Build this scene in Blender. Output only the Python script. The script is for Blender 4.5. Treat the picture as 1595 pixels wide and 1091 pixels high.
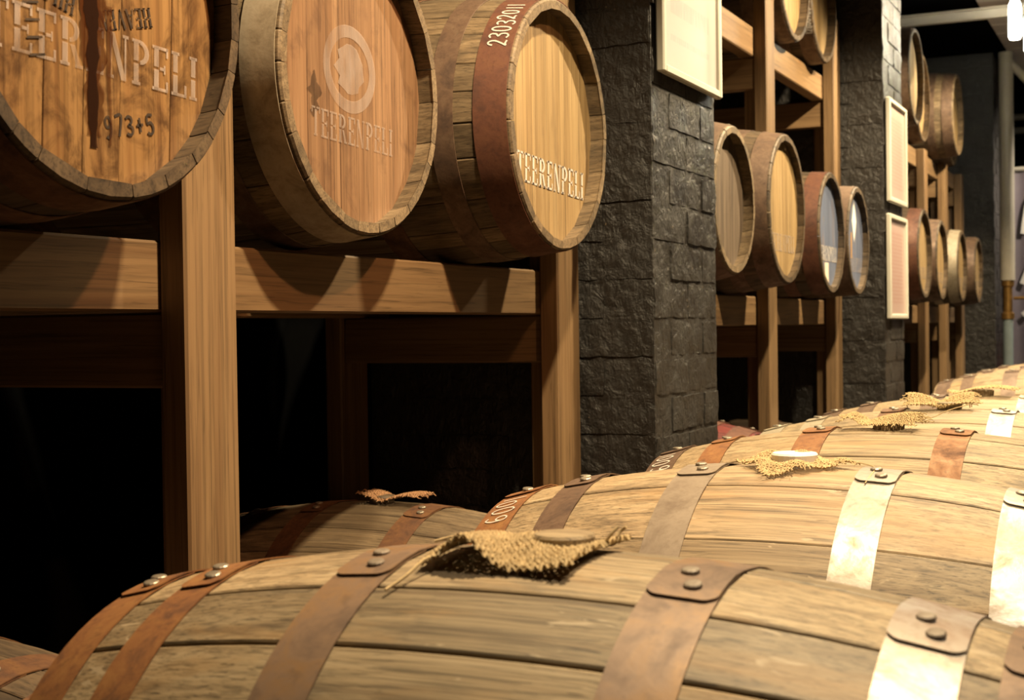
import bpy, math, random
from mathutils import Vector, Matrix, noise

# ------------------------------------------------------------------ reset
for o in list(bpy.data.objects):
    bpy.data.objects.remove(o, do_unlink=True)
scene = bpy.context.scene
col = scene.collection
rad = math.radians
PI = math.pi

# ------------------------------------------------------------------ camera
# world: X points out of the rack into the aisle, Y runs down the aisle
W_PX, H_PX, F_PX = 1595.0, 1091.0, 2200.0
YAW, PITCH, ROLL = rad(25.0), rad(-0.87), rad(0.8)
CAM = Vector((0.0, 0.0, 1.25))
fw = Vector((-math.sin(YAW) * math.cos(PITCH), math.cos(YAW) * math.cos(PITCH), math.sin(PITCH)))
r0 = Vector((math.cos(YAW), math.sin(YAW), 0.0))
u0 = r0.cross(fw)
rr = r0 * math.cos(ROLL) - u0 * math.sin(ROLL)
uu = u0 * math.cos(ROLL) + r0 * math.sin(ROLL)
cam_data = bpy.data.cameras.new('camera')
cam_data.sensor_width = 36.0
cam_data.lens = 36.0 * F_PX / W_PX
cam_data.clip_start = 0.02
cam_data.dof.use_dof = True
cam_data.dof.focus_distance = 2.35
cam_data.dof.aperture_fstop = 9.0
cam = bpy.data.objects.new('camera', cam_data)
M = Matrix((rr, uu, -fw)).transposed().to_4x4()
M.translation = CAM
cam.matrix_world = M
col.objects.link(cam)
scene.camera = cam

# ------------------------------------------------------------------ world, exposure
world = bpy.data.worlds.new('world')
scene.world = world
world.use_nodes = True
world.node_tree.nodes['Background'].inputs[0].default_value = (1.0, 0.75, 0.5, 1)
world.node_tree.nodes['Background'].inputs[1].default_value = 0.0
vs = scene.view_settings
vs.view_transform = 'Standard'
vs.look = 'None'
vs.gamma = 1.0
vs.use_curve_mapping = False
vs.exposure = 0.35

# ------------------------------------------------------------------ ceiling spotlights, plus an added fill spot
def spot(loc, aim, power, color, angle=80, blend=0.5, size=0.04):
    l = bpy.data.lights.new('ceiling_spot', 'SPOT')
    l.energy = power
    l.color = color
    l.spot_size = rad(angle)
    l.spot_blend = blend
    l.shadow_soft_size = size
    o = bpy.data.objects.new('ceiling_spot', l)
    o.location = loc
    d = Vector(aim) - Vector(loc)
    o.rotation_euler = d.to_track_quat('-Z', 'Y').to_euler()
    col.objects.link(o)

WARM = (1.0, 0.78, 0.475)
AMBER = (1.0, 0.50, 0.24)
NEUT = (1.0, 0.86, 0.66)
spot((-0.22, 1.80, 3.12), (-0.55, 1.90, 1.0), 400, WARM, 110, 0.5)
spot((0.50, 0.95, 3.10), (-0.12, 1.45, 0.95), 120, NEUT, 48, 0.9)  # fill spot added to brighten the nearest row barrel; cone spares the post
spot((0.45, 1.85, 3.10), (-1.35, 1.95, 1.35), 130, AMBER, 60, 0.6)
spot((-0.18, 3.75, 3.12), (-0.75, 3.80, 1.2), 370, WARM, 110, 0.5)
spot((-0.15, 5.35, 3.12), (-0.90, 5.35, 1.4), 470, WARM, 110, 0.5)
spot((-0.55, 6.75, 3.12), (-1.00, 7.00, 1.5), 380, WARM, 110, 0.5)
spot((-0.15, 8.70, 3.12), (-1.00, 8.75, 1.6), 440, WARM, 110, 0.5)
spot((0.10, 11.2, 3.12), (-0.80, 11.8, 1.5), 210, NEUT, 110, 0.6)

# ------------------------------------------------------------------ helpers
def mesh_obj(name, verts, faces, mat=None, parent=None, smooth=False, loc=None, sharp=None):
    me = bpy.data.meshes.new(name)
    me.from_pydata([tuple(v) for v in verts], [], faces)
    me.update()
    if smooth or sharp:
        me.polygons.foreach_set('use_smooth', [True] * len(me.polygons))
    if sharp:
        me.set_sharp_from_angle(angle=rad(sharp))
    if mat:
        me.materials.append(mat)
    return link(name, me, parent, loc)

def link(name, me, parent=None, loc=None):
    o = bpy.data.objects.new(name, me)
    col.objects.link(o)
    if parent:
        o.parent = parent
    if loc is not None:
        o.location = loc
    return o

def tag(o, label=None, cat=None, group=None, kind=None):
    if label: o['label'] = label
    if cat: o['category'] = cat
    if group: o['group'] = group
    if kind: o['kind'] = kind
    return o

def thing(name, label, cat, loc=(0, 0, 0), group=None):
    o = bpy.data.objects.new(name, None)
    o.empty_display_size = 0.1
    col.objects.link(o)
    o.location = loc
    return tag(o, label, cat, group)

def box_data(sx, sy, sz, bev=0.003):
    """bevelled box centred on the origin"""
    x, y, z = sx / 2, sy / 2, sz / 2
    b = min(bev, x * 0.45, y * 0.45, z * 0.45)
    V, F = [], []
    def ring(zz, ix):
        s = len(V)
        X, Y = x - ix, y - ix
        c = b
        V.extend([(X - c, -Y, zz), (X, -Y + c, zz), (X, Y - c, zz), (X - c, Y, zz),
                  (-X + c, Y, zz), (-X, Y - c, zz), (-X, -Y + c, zz), (-X + c, -Y, zz)])
        return s
    rs = [ring(-z, b), ring(-z + b, 0), ring(z - b, 0), ring(z, b)]
    for a, bb in zip(rs, rs[1:]):
        for i in range(8):
            j = (i + 1) % 8
            F.append((a + i, a + j, bb + j, bb + i))
    F.append(tuple(rs[0] + i for i in reversed(range(8))))
    F.append(tuple(rs[3] + i for i in range(8)))
    return V, F

def box(name, lo, hi, mat, parent=None, bev=0.003, off=(0, 0, 0)):
    lo, hi = Vector(lo), Vector(hi)
    V, F = box_data(*(hi - lo), bev=bev)
    return mesh_obj(name, V, F, mat, parent, loc=(lo + hi) / 2 - Vector(off))

def tube_data(pts, radius, sides=8, V=None, F=None, caps=True):
    V = [] if V is None else V
    F = [] if F is None else F
    pts = [Vector(p) for p in pts]
    n = len(pts)
    rs = radius if isinstance(radius, (list, tuple)) else [radius] * n
    up = Vector((0, 0, 1))
    prev = None
    base = len(V)
    for i, p in enumerate(pts):
        t = (pts[min(i + 1, n - 1)] - pts[max(i - 1, 0)])
        if t.length < 1e-9: t = Vector((0, 0, 1))
        t.normalize()
        if prev is None:
            a = t.cross(up)
            if a.length < 0.1: a = t.cross(Vector((1, 0, 0)))
        else:
            a = prev - t * prev.dot(t)
        a.normalize()
        prev = a
        b = t.cross(a)
        for k in range(sides):
            an = 2 * PI * k / sides
            V.append(p + (a * math.cos(an) + b * math.sin(an)) * rs[i])
    for i in range(n - 1):
        for k in range(sides):
            k2 = (k + 1) % sides
            F.append((base + i * sides + k, base + i * sides + k2, base + (i + 1) * sides + k2, base + (i + 1) * sides + k))
    if caps:
        F.append(tuple(base + k for k in reversed(range(sides))))
        F.append(tuple(base + (n - 1) * sides + k for k in range(sides)))
    return V, F

def lathe_data(profile, seg=24):
    V, F = [], []
    for r, z in profile:
        for k in range(seg):
            a = 2 * PI * k / seg
            V.append((r * math.cos(a), r * math.sin(a), z))
    for i in range(len(profile) - 1):
        for k in range(seg):
            k2 = (k + 1) % seg
            F.append((i * seg + k, i * seg + k2, (i + 1) * seg + k2, (i + 1) * seg + k))
    F.append(tuple(reversed(range(seg))))
    F.append(tuple((len(profile) - 1) * seg + k for k in range(seg)))
    return V, F

# ------------------------------------------------------------------ materials
def new_mat(name):
    m = bpy.data.materials.new(name)
    m.use_nodes = True
    nt = m.node_tree
    for n in list(nt.nodes):
        nt.nodes.remove(n)
    out = nt.nodes.new('ShaderNodeOutputMaterial')
    bs = nt.nodes.new('ShaderNodeBsdfPrincipled')
    nt.links.new(bs.outputs[0], out.inputs[0])
    return m, nt, bs, out

class NB:
    """tiny node-graph writer"""
    def __init__(s, nt): s.nt = nt
    def n(s, t, **kw):
        x = s.nt.nodes.new(t)
        for k, v in kw.items(): setattr(x, k, v)
        return x
    def l(s, a, b): s.nt.links.new(a, b)
    def coord(s, scale=(1, 1, 1), rnd=10.0):
        tc = s.n('ShaderNodeTexCoord')
        oi = s.n('ShaderNodeObjectInfo')
        mu = s.n('ShaderNodeMath', operation='MULTIPLY'); mu.inputs[1].default_value = rnd
        s.l(oi.outputs['Random'], mu.inputs[0])
        ad = s.n('ShaderNodeVectorMath', operation='ADD')
        s.l(tc.outputs['Object'], ad.inputs[0]); s.l(mu.outputs[0], ad.inputs[1])
        s.rand = oi.outputs['Random']
        s.base = ad.outputs[0]
        return s.scaled(scale)
    def scaled(s, scale):
        mp = s.n('ShaderNodeVectorMath', operation='MULTIPLY')
        mp.inputs[1].default_value = scale
        s.l(s.base, mp.inputs[0])
        return mp.outputs[0]
    def noise(s, vec, scale=1.0, detail=4, rough=0.55, dist=0.0):
        t = s.n('ShaderNodeTexNoise')
        t.inputs['Scale'].default_value = scale
        t.inputs['Detail'].default_value = detail
        t.inputs['Roughness'].default_value = rough
        t.inputs['Distortion'].default_value = dist
        s.l(vec, t.inputs['Vector'])
        return t.outputs['Fac']
    def ramp(s, fac, stops):
        r = s.n('ShaderNodeValToRGB')
        el = r.color_ramp.elements
        while len(el) < len(stops): el.new(0.5)
        for e, (p, c) in zip(el, stops):
            e.position = p
            e.color = (c, c, c, 1) if isinstance(c, (int, float)) else (*c, 1)
        s.l(fac, r.inputs[0])
        return r.outputs[0]
    def mix(s, fac, a, b, mode='MIX'):
        m = s.n('ShaderNodeMix', data_type='RGBA', blend_type=mode)
        for sock, v in ((m.inputs[0], fac), (m.inputs[6], a), (m.inputs[7], b)):
            if hasattr(v, 'links'): s.l(v, sock)
            else: sock.default_value = v if isinstance(v, (int, float)) else (*v, 1)
        return m.outputs[2]
    def bump(s, h, strength, dist, bs):
        b = s.n('ShaderNodeBump')
        b.inputs['Strength'].default_value = strength
        b.inputs['Distance'].default_value = dist
        s.l(h, b.inputs['Height'])
        s.l(b.outputs[0], bs.inputs['Normal'])
        return b
    def math(s, op, a, b):
        m = s.n('ShaderNodeMath', operation=op)
        for sock, v in ((m.inputs[0], a), (m.inputs[1], b)):
            if hasattr(v, 'links'): s.l(v, sock)
            else: sock.default_value = v
        return m.outputs[0]

ALB = 0.47
KD = 0.78
def dim(c, k=None): return tuple(x * (ALB if k is None else k) for x in c)
def wood(name, axis, light, mid, dark, stain=(0.05, 0.04, 0.03), stain_amt=0.6, stain_pos=0.55,
         rough=0.62, fine=130.0, rnd_val=0.35, scuff=0.0, bump=0.35, blotch=4.0, grain=0.55, iso=False, knots=0.0, warm=None):
    light, mid, dark, stain = dim(light), dim(mid), dim(dark), dim(stain)
    m, nt, bs, out = new_mat(name)
    b = NB(nt)
    def ax(along, across):
        return tuple(along if i == 'xyz'.index(axis) else across for i in range(3))
    v = b.coord(ax(2.2, fine))
    g1 = b.noise(v, 1.0, 5, 0.6, 0.4)
    g2 = b.noise(b.scaled(ax(0.9, fine * 0.22)), 1.0, 4, 0.6, 0.6)
    c = b.ramp(g2, [(0.3, dark), (0.5, mid), (0.72, light)])
    fl = b.ramp(g1, [(0.3, 1 - grain), (0.52, 1.0), (0.75, 1.0)])
    c = b.mix(1.0, c, fl, 'MULTIPLY')
    g3 = b.noise(b.scaled(ax(5.0, fine * 1.5)), 1.0, 3, 0.6, 0.8)
    c = b.mix(1.0, c, b.ramp(g3, [(0.56, 1.0), (0.68, 1 - grain)]), 'MULTIPLY')
    # per-piece tone
    tone = b.ramp(b.rand, [(0.0, 1 - rnd_val), (0.5, 1.0), (1.0, 1 + rnd_val * 0.45)])
    c = b.mix(1.0, c, tone, 'MULTIPLY')
    # weathered stains with their own shape
    st = b.noise(b.scaled(ax(blotch, blotch * 1.25) if iso else ax(blotch * 0.7, blotch * 2.4)), 1.0, 6, 0.66, 0.6)
    sf = b.ramp(st, [(stain_pos, 0.0), (stain_pos + 0.16, stain_amt)])
    c = b.mix(sf, c, stain)
    if warm:
        wn = b.noise(b.scaled(ax(3.0, 11.0)), 1.0, 5, 0.65, 0.4)
        c = b.mix(b.ramp(wn, [(0.55, 0.0), (0.72, 0.6)]), c, dim(warm))
    if knots:
        vo = b.n('ShaderNodeTexVoronoi')
        vo.inputs['Scale'].default_value = 1.0
        b.l(b.scaled(ax(3.2, 9.0)), vo.inputs['Vector'])
        kf = b.ramp(vo.outputs['Distance'], [(0.0, knots), (0.05, knots * .8), (0.085, 0.0)])
        c = b.mix(kf, c, dim((0.13, 0.06, 0.025), 1))
    if scuff:
        sc = b.noise(b.scaled(ax(14, 60)), 1.0, 3, 0.5, 1.2)
        sf2 = b.ramp(sc, [(0.66, 0.0), (0.71, scuff)])
        c = b.mix(sf2, c, dim((0.68, 0.54, 0.35)))
    nt.links.new(c, bs.inputs['Base Color'])
    bs.inputs['Roughness'].default_value = rough
    bs.inputs['Specular IOR Level'].default_value = 0.35
    b.bump(b.mix(0.4, g1, g2), bump, 0.0012, bs)
    return m

def rust(name, a, bcol, ccol, metal=0.25, rough=0.6, scale=22, spots=0.4):
    a, bcol, ccol = dim(a, .53), dim(bcol, .53), dim(ccol, .53)
    m, nt, bs, out = new_mat(name)
    b = NB(nt)
    v = b.coord((1, 1, 1))
    n1 = b.noise(v, scale, 6, 0.65, 0.6)
    n2 = b.noise(v, scale * 5, 4, 0.6)
    c = b.ramp(n1, [(0.3, a), (0.5, bcol), (0.7, ccol)])
    sp = b.ramp(n2, [(0.52, 0.0), (0.66, spots)])
    c = b.mix(sp, c, a)
    nt.links.new(c, bs.inputs['Base Color'])
    bs.inputs['Metallic'].default_value = metal
    rg = b.ramp(n1, [(0.3, min(1, rough + 0.15)), (0.7, rough - 0.1)])
    nt.links.new(rg, bs.inputs['Roughness'])
    b.bump(n2, 0.35, 0.0008, bs)
    return m

def plain(name, colr, rough=0.6, metal=0.0, noise_amt=0.15, scale=20, bump=0.0, emit=0.0, alpha=1.0):
    m, nt, bs, out = new_mat(name)
    b = NB(nt)
    v = b.coord((1, 1, 1))
    n1 = b.noise(v, scale, 5, 0.6)
    if not emit: colr = dim(colr, KD)
    lo = tuple(x * (1 - noise_amt) for x in colr)
    hi = tuple(min(1, x * (1 + noise_amt)) for x in colr)
    c = b.ramp(n1, [(0.3, lo), (0.7, hi)])
    nt.links.new(c, bs.inputs['Base Color'])
    bs.inputs['Roughness'].default_value = rough
    bs.inputs['Metallic'].default_value = metal
    if bump: b.bump(n1, bump, 0.002, bs)
    if rough >= 0.95: bs.inputs['Specular IOR Level'].default_value = 0.0
    if emit:
        bs.inputs['Emission Color'].default_value = (*colr, 1)
        bs.inputs['Emission Strength'].default_value = emit
    return m

def worn_paint(name, colr, cover=0.5, scale=60, rough=0.5, axis='z', soft=0.12):
    m, nt, bs, out = new_mat(name)
    b = NB(nt)
    sc = tuple(scale * (0.25 if i == 'xyz'.index(axis) else 1.0) for i in range(3))
    v = b.coord(sc)
    n1 = b.noise(v, 1.0, 5, 0.65)
    n2 = b.noise(b.scaled((9, 9, 9)), 1.0, 3, 0.5)
    f = b.math('ADD', b.math('MULTIPLY', n1, 0.6), b.math('MULTIPLY', n2, 0.4))
    al = b.ramp(f, [(1 - cover - soft, 0.0), (1 - cover + soft, 0.92)])
    bs.inputs['Base Color'].default_value = (*dim(colr, KD), 1)
    bs.inputs['Roughness'].default_value = rough
    nt.links.new(al, bs.inputs['Alpha'])
    return m

def black_brick(name, colr=(0.0110, 0.0095, 0.0083)):
    """thick old black paint over rough brick: lumps, brush ridges and small chips"""
    m, nt, bs, out = new_mat(name)
    b = NB(nt)
    b.base = b.n('ShaderNodeNewGeometry').outputs['Position']
    n1 = b.noise(b.scaled((1, 1, 1)), 30, 7, 0.62, 0.5)
    n2 = b.noise(b.scaled((1, 1, 0.45)), 95, 4, 0.6, 0.3)
    n0 = b.noise(b.scaled((1, 1, 1)), 9, 3, 0.5)
    c = b.ramp(n1, [(0.3, tuple(x * 0.75 for x in colr)), (0.7, tuple(x * 1.6 for x in colr))])
    chip = b.ramp(b.noise(b.scaled((1, 1, 1)), 70, 2, 0.5), [(0.75, 0.0), (0.77, 0.9)])
    c = b.mix(chip, c, (0.17, 0.13, 0.09))
    nt.links.new(c, bs.inputs['Base Color'])
    rg = b.ramp(n0, [(0.35, 0.34), (0.65, 0.55)])
    nt.links.new(rg, bs.inputs['Roughness'])
    h = b.math('ADD', b.math('MULTIPLY', n1, 0.75), b.math('MULTIPLY', n2, 0.3))
    b.bump(h, 1.0, 0.011, bs)
    return m

MT = {}
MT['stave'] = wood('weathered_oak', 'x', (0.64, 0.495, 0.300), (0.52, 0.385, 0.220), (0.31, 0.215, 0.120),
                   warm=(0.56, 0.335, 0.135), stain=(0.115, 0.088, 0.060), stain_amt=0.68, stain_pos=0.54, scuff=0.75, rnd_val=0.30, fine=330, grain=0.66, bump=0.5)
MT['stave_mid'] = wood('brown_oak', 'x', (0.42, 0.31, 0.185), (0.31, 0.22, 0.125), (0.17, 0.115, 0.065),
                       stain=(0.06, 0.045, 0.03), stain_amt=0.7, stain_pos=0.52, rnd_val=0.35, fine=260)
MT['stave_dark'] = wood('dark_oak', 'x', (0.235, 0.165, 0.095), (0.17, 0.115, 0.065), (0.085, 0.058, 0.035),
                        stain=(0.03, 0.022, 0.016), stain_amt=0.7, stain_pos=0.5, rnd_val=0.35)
MT['stave_red'] = wood('red_painted_oak', 'x', (0.30, 0.035, 0.022), (0.24, 0.025, 0.018), (0.12, 0.015, 0.012), rnd_val=0.2)
MT['head_gold'] = wood('golden_head_oak', 'z', (0.62, 0.44, 0.215), (0.50, 0.335, 0.150), (0.33, 0.205, 0.085),
                       stain=(0.17, 0.10, 0.05), stain_amt=0.55, stain_pos=0.56, rnd_val=0.18, grain=0.4, fine=160, blotch=5)
MT['head_red'] = wood('reddish_head_oak', 'z', (0.50, 0.30, 0.165), (0.41, 0.235, 0.125), (0.29, 0.155, 0.08),
                      stain=(0.11, 0.055, 0.035), stain_amt=0.55, stain_pos=0.52, rnd_val=0.14, grain=0.45, fine=150, rough=0.45, blotch=9, iso=True)
MT['head_orange'] = wood('oiled_head_oak', 'z', (0.57, 0.34, 0.145), (0.46, 0.26, 0.105), (0.30, 0.15, 0.06),
                         stain=(0.075, 0.035, 0.018), stain_amt=0.75, stain_pos=0.46, rnd_val=0.12, grain=0.35, rough=0.36, blotch=13, iso=True)
MT['head_grey'] = wood('grey_head_oak', 'z', (0.27, 0.20, 0.14), (0.20, 0.145, 0.10), (0.13, 0.09, 0.06), rnd_val=0.2)
MT['head_blue'] = wood('blue_painted_head', 'z', (0.24, 0.275, 0.40), (0.18, 0.22, 0.34), (0.12, 0.145, 0.24),
                       stain=(0.36, 0.24, 0.16), stain_amt=0.7, stain_pos=0.58, rnd_val=0.12, grain=0.25)
MT['rust'] = rust('rusty_steel', (0.085, 0.040, 0.022), (0.20, 0.090, 0.040), (0.30, 0.150, 0.065))
MT['rust_orange'] = rust('orange_rust', (0.13, 0.050, 0.020), (0.33, 0.135, 0.040), (0.44, 0.215, 0.070), metal=0.1, rough=0.7)
MT['rust_mix'] = rust('patchy_rust', (0.15, 0.095, 0.065), (0.31, 0.195, 0.120), (0.40, 0.215, 0.075), metal=0.2, rough=0.55, scale=12)
MT['rust_brown'] = rust('brown_rust', (0.10, 0.060, 0.042), (0.21, 0.130, 0.085), (0.30, 0.205, 0.140), metal=0.3, rough=0.55)
MT['rust_red'] = rust('red_rust', (0.10, 0.040, 0.026), (0.20, 0.080, 0.048), (0.26, 0.120, 0.070), metal=0.25, rough=0.55)
MT['galv'] = rust('worn_galvanised_steel', (0.27, 0.20, 0.14), (0.48, 0.43, 0.36), (0.58, 0.53, 0.46), metal=0.55, rough=0.42, spots=0.25)
MT['rust_grey'] = rust('grey_brown_rust', (0.20, 0.145, 0.10), (0.33, 0.265, 0.195), (0.42, 0.345, 0.26), metal=0.25, rough=0.58, scale=16)
MT['galv_rust'] = rust('rust_streaked_galvanised_steel', (0.28, 0.16, 0.095), (0.52, 0.42, 0.34), (0.66, 0.60, 0.52), metal=0.45, rough=0.42, scale=14, spots=0.35)
MT['galv_dull'] = rust('dull_galvanised_steel', (0.34, 0.27, 0.18), (0.57, 0.49, 0.36), (0.68, 0.60, 0.46), metal=0.35, rough=0.5, spots=0.25)
MT['rivet'] = rust('rivet_steel', (0.30, 0.24, 0.17), (0.48, 0.42, 0.33), (0.6, 0.54, 0.45), metal=0.6, rough=0.4)
for a in 'xyz':
    MT['pine_' + a] = wood('pine_timber_' + a, a, (0.45, 0.285, 0.140), (0.375, 0.230, 0.110), (0.27, 0.155, 0.072),
                           stain=(0.16, 0.08, 0.035), stain_amt=0.4, stain_pos=0.60, rnd_val=0.16, grain=0.4, fine=120, rough=0.55, blotch=2.5, knots=0.8)
MT['brick'] = black_brick('black_painted_brick')
MT['black'] = plain('matt_black_wall', (0.004, 0.004, 0.004), 1.0, 0, 0.2, 8)
MT['floor'] = plain('concrete_floor', (0.05, 0.045, 0.04), 0.7, 0, 0.3, 3, 0.3)
MT['ceil'] = plain('pale_ceiling_board', (0.56, 0.50, 0.44), 0.6, 0, 0.1, 6)
MT['ceil_dark'] = plain('black_ceiling_board', (0.005, 0.005, 0.005), 1.0, 0, 0.1, 6)
MT['wall'] = plain('dark_plaster', (0.03, 0.027, 0.024), 0.8, 0, 0.2, 5)
MT['pipe'] = plain('pale_painted_pipe', (0.42, 0.385, 0.32), 0.45, 0, 0.08, 8)
MT['pipe_blue'] = plain('blue_grey_pipe', (0.16, 0.20, 0.21), 0.5, 0, 0.15, 8)
MT['brass'] = plain('old_brass', (0.35, 0.20, 0.06), 0.4, 0.8, 0.2, 30)
MT['frame'] = plain('cream_frame', (0.52, 0.50, 0.43), 0.4, 0, 0.04, 10)
MT['chalk'] = worn_paint('white_chalk', (0.561, 0.528, 0.475), 0.66, 160, 0.8)
MT['stencil'] = worn_paint('worn_white_stencil', (0.568, 0.528, 0.488), 0.68, 90, 0.5)
MT['stencil_faint'] = worn_paint('faint_white_stencil', (0.528, 0.449, 0.409), 0.47, 30, 0.3, soft=0.22)
MT['stencil_gloss'] = worn_paint('faded_white_stencil', (0.52, 0.44, 0.39), 0.50, 40, 0.25, soft=0.2)
MT['stencil_ghost'] = worn_paint('rubbed_out_stencil', (0.50, 0.42, 0.38), 0.41, 26, 0.3, soft=0.3)
MT['stain_soft'] = worn_paint('soft_dark_stain', (0.045, 0.026, 0.016), 0.47, 45, 0.4, soft=0.3)
MT['ink'] = worn_paint('faded_black_ink', (0.035, 0.025, 0.02), 0.66, 70, 0.5, soft=0.16)
MT['seep'] = worn_paint('dried_seepage', (0.022, 0.009, 0.005), 0.70, 70, 0.25, soft=0.16)
MT['seep_red'] = worn_paint('red_seepage', (0.075, 0.024, 0.008), 0.55, 60, 0.22, soft=0.25)
MT['bung_white'] = plain('white_silicone_bung', (0.85, 0.82, 0.76), 0.4, 0, 0.03, 10)
MT['label'] = plain('cream_paper_label', (0.75, 0.62, 0.48), 0.6, 0, 0.06, 30)
MT['tag_brown'] = plain('brown_tag', (0.40, 0.22, 0.07), 0.6, 0, 0.1, 30)

def burlap_mat(name, colr):
    colr = dim(colr, .9)
    m, nt, bs, out = new_mat(name)
    b = NB(nt)
    v = b.coord((1, 1, 1))
    n1 = b.noise(v, 90, 5, 0.7)
    c = b.ramp(n1, [(0.3, tuple(x * 0.62 for x in colr)), (0.55, colr), (0.75, tuple(min(1, x * 1.25) for x in colr))])
    nt.links.new(c, bs.inputs['Base Color'])
    bs.inputs['Roughness'].default_value = 0.9
    bs.inputs['Specular IOR Level'].default_value = 0.1
    return m
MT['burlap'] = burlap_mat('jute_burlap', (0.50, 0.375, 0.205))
MT['burlap_dark'] = burlap_mat('dark_jute_burlap', (0.30, 0.17, 0.09))  # darker, browner jute for the bottom tier patch

def poster_mat(name, base, line, nlines, axis_v='z'):
    """printed sheet: rows of faint print, from object coordinates (y across, z up, -0.5..0.5 scaled)"""
    m, nt, bs, out = new_mat(name)
    b = NB(nt)
    tc = b.n('ShaderNodeTexCoord')
    sep = b.n('ShaderNodeSeparateXYZ'); b.l(tc.outputs['Generated'], sep.inputs[0])
    rows = b.math('FRACT', b.math('MULTIPLY', sep.outputs['Z'], nlines), 0.0)
    isrow = b.math('GREATER_THAN', rows, 0.55)
    wv = b.n('ShaderNodeVectorMath', operation='MULTIPLY'); wv.inputs[1].default_value = (1, 60, nlines)
    b.l(tc.outputs['Generated'], wv.inputs[0])
    words = b.ramp(b.noise(wv.outputs[0], 1.0, 2, 0.5), [(0.42, 0.0), (0.48, 1.0)])
    inx = b.math('MULTIPLY', b.math('GREATER_THAN', sep.outputs['Y'], 0.16), b.math('LESS_THAN', sep.outputs['Y'], 0.84))
    inz = b.math('MULTIPLY', b.math('GREATER_THAN', sep.outputs['Z'], 0.12), b.math('LESS_THAN', sep.outputs['Z'], 0.86))
    f = b.math('MULTIPLY', b.math('MULTIPLY', isrow, words), b.math('MULTIPLY', inx, inz))
    f = b.math('MULTIPLY', f, 0.5)
    c = b.mix(f, dim(base, KD), dim(line, KD))
    nt.links.new(c, bs.inputs['Base Color'])
    bs.inputs['Roughness'].default_value = 0.28
    return m
MT['poster_pink'] = poster_mat('pink_printed_sheet', (0.46, 0.335, 0.30), (0.36, 0.14, 0.11), 26)
MT['poster_white'] = poster_mat('pale_printed_sheet', (0.47, 0.43, 0.41), (0.38, 0.30, 0.31), 7)

# ------------------------------------------------------------------ writing
DIG = {
 '0': [[(.5, 1), (.2, .85), (.1, .5), (.2, .15), (.5, 0), (.8, .15), (.9, .5), (.8, .85), (.5, 1)]],
 '1': [[(.5, 1), (.5, 0)]],
 '2': [[(.1, .75), (.25, .95), (.55, 1), (.8, .85), (.8, .62), (.45, .3), (.1, .03), (.4, .08), (.9, .02)]],
 '3': [[(.12, .9), (.45, 1), (.8, .88), (.75, .65), (.4, .53), (.8, .4), (.85, .15), (.5, 0), (.1, .1)]],
 '4': [[(.62, 0), (.62, 1), (.1, .35), (.95, .35)]],
 '5': [[(.85, 1), (.25, 1), (.18, .58), (.55, .62), (.85, .42), (.8, .12), (.45, 0), (.1, .1)]],
 '7': [[(.1, 1), (.9, 1), (.4, 0)]],
 '8': [[(.5, .53), (.2, .72), (.3, .95), (.6, 1), (.8, .85), (.65, .6), (.3, .45), (.12, .2), (.4, 0), (.75, .06), (.88, .28), (.5, .53)]],
 '9': [[(.8, .75), (.6, .52), (.3, .55), (.18, .8), (.4, 1), (.7, .97), (.82, .7), (.78, .3), (.5, 0), (.2, .08)]],
 '#': [[(.35, 1), (.2, 0)], [(.75, 1), (.6, 0)], [(.05, .65), (.95, .65)], [(0, .33), (.9, .33)]],
 'C': [[(.9, .85), (.55, 1), (.15, .8), (.08, .4), (.3, .05), (.65, 0), (.92, .18)]],
 '+': [[(.5, .85), (.5, .15)], [(.1, .5), (.9, .5)]],
 ' ': [],
}
def smooth_line(pts, n=4):
    out = []
    for i in range(len(pts) - 1):
        p0 = pts[max(i - 1, 0)]; p1 = pts[i]; p2 = pts[i + 1]; p3 = pts[min(i + 2, len(pts) - 1)]
        for k in range(n):
            t = k / n
            out.append(tuple(0.5 * ((2 * b) + (-a + c) * t + (2 * a - 5 * b + 4 * c - d) * t * t + (-a + 3 * b - 3 * c + d) * t ** 3)
                             for a, b, c, d in zip(p0, p1, p2, p3)))
    out.append(pts[-1])
    return out

def hand_lines(text, size, aspect=0.62, gap=0.25, rnd=None, curve=True):
    """handwriting as polylines in metres; u along the line, v up"""
    L, u = [], 0.0
    for ch in text:
        jit = (rnd.uniform(-.06, .06), rnd.uniform(.92, 1.08)) if rnd else (0, 1)
        for st in DIG[ch]:
            pts = smooth_line(st) if curve and len(st) > 2 else st
            L.append([((u + x * aspect) * size, (y * jit[1] + jit[0]) * size) for x, y in pts])
        u += (aspect if ch != '1' else aspect * 0.7) + gap
    return L, (u - gap) * size

def ribbon(lines, width, place):
    """flat painted strokes laid on a surface by place(u, v) -> point"""
    V, F = [], []
    for ln in lines:
        n = len(ln)
        s = len(V)
        for i, (u, v) in enumerate(ln):
            a = ln[max(i - 1, 0)]; c = ln[min(i + 1, n - 1)]
            du, dv = c[0] - a[0], c[1] - a[1]
            L = math.hypot(du, dv) or 1e-6
            nx, ny = -dv / L * width / 2, du / L * width / 2
            V.append(place(u + nx, v + ny)); V.append(place(u - nx, v - ny))
        for i in range(n - 1):
            F.append((s + 2 * i, s + 2 * i + 1, s + 2 * i + 3, s + 2 * i + 2))
    return V, F

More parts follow.
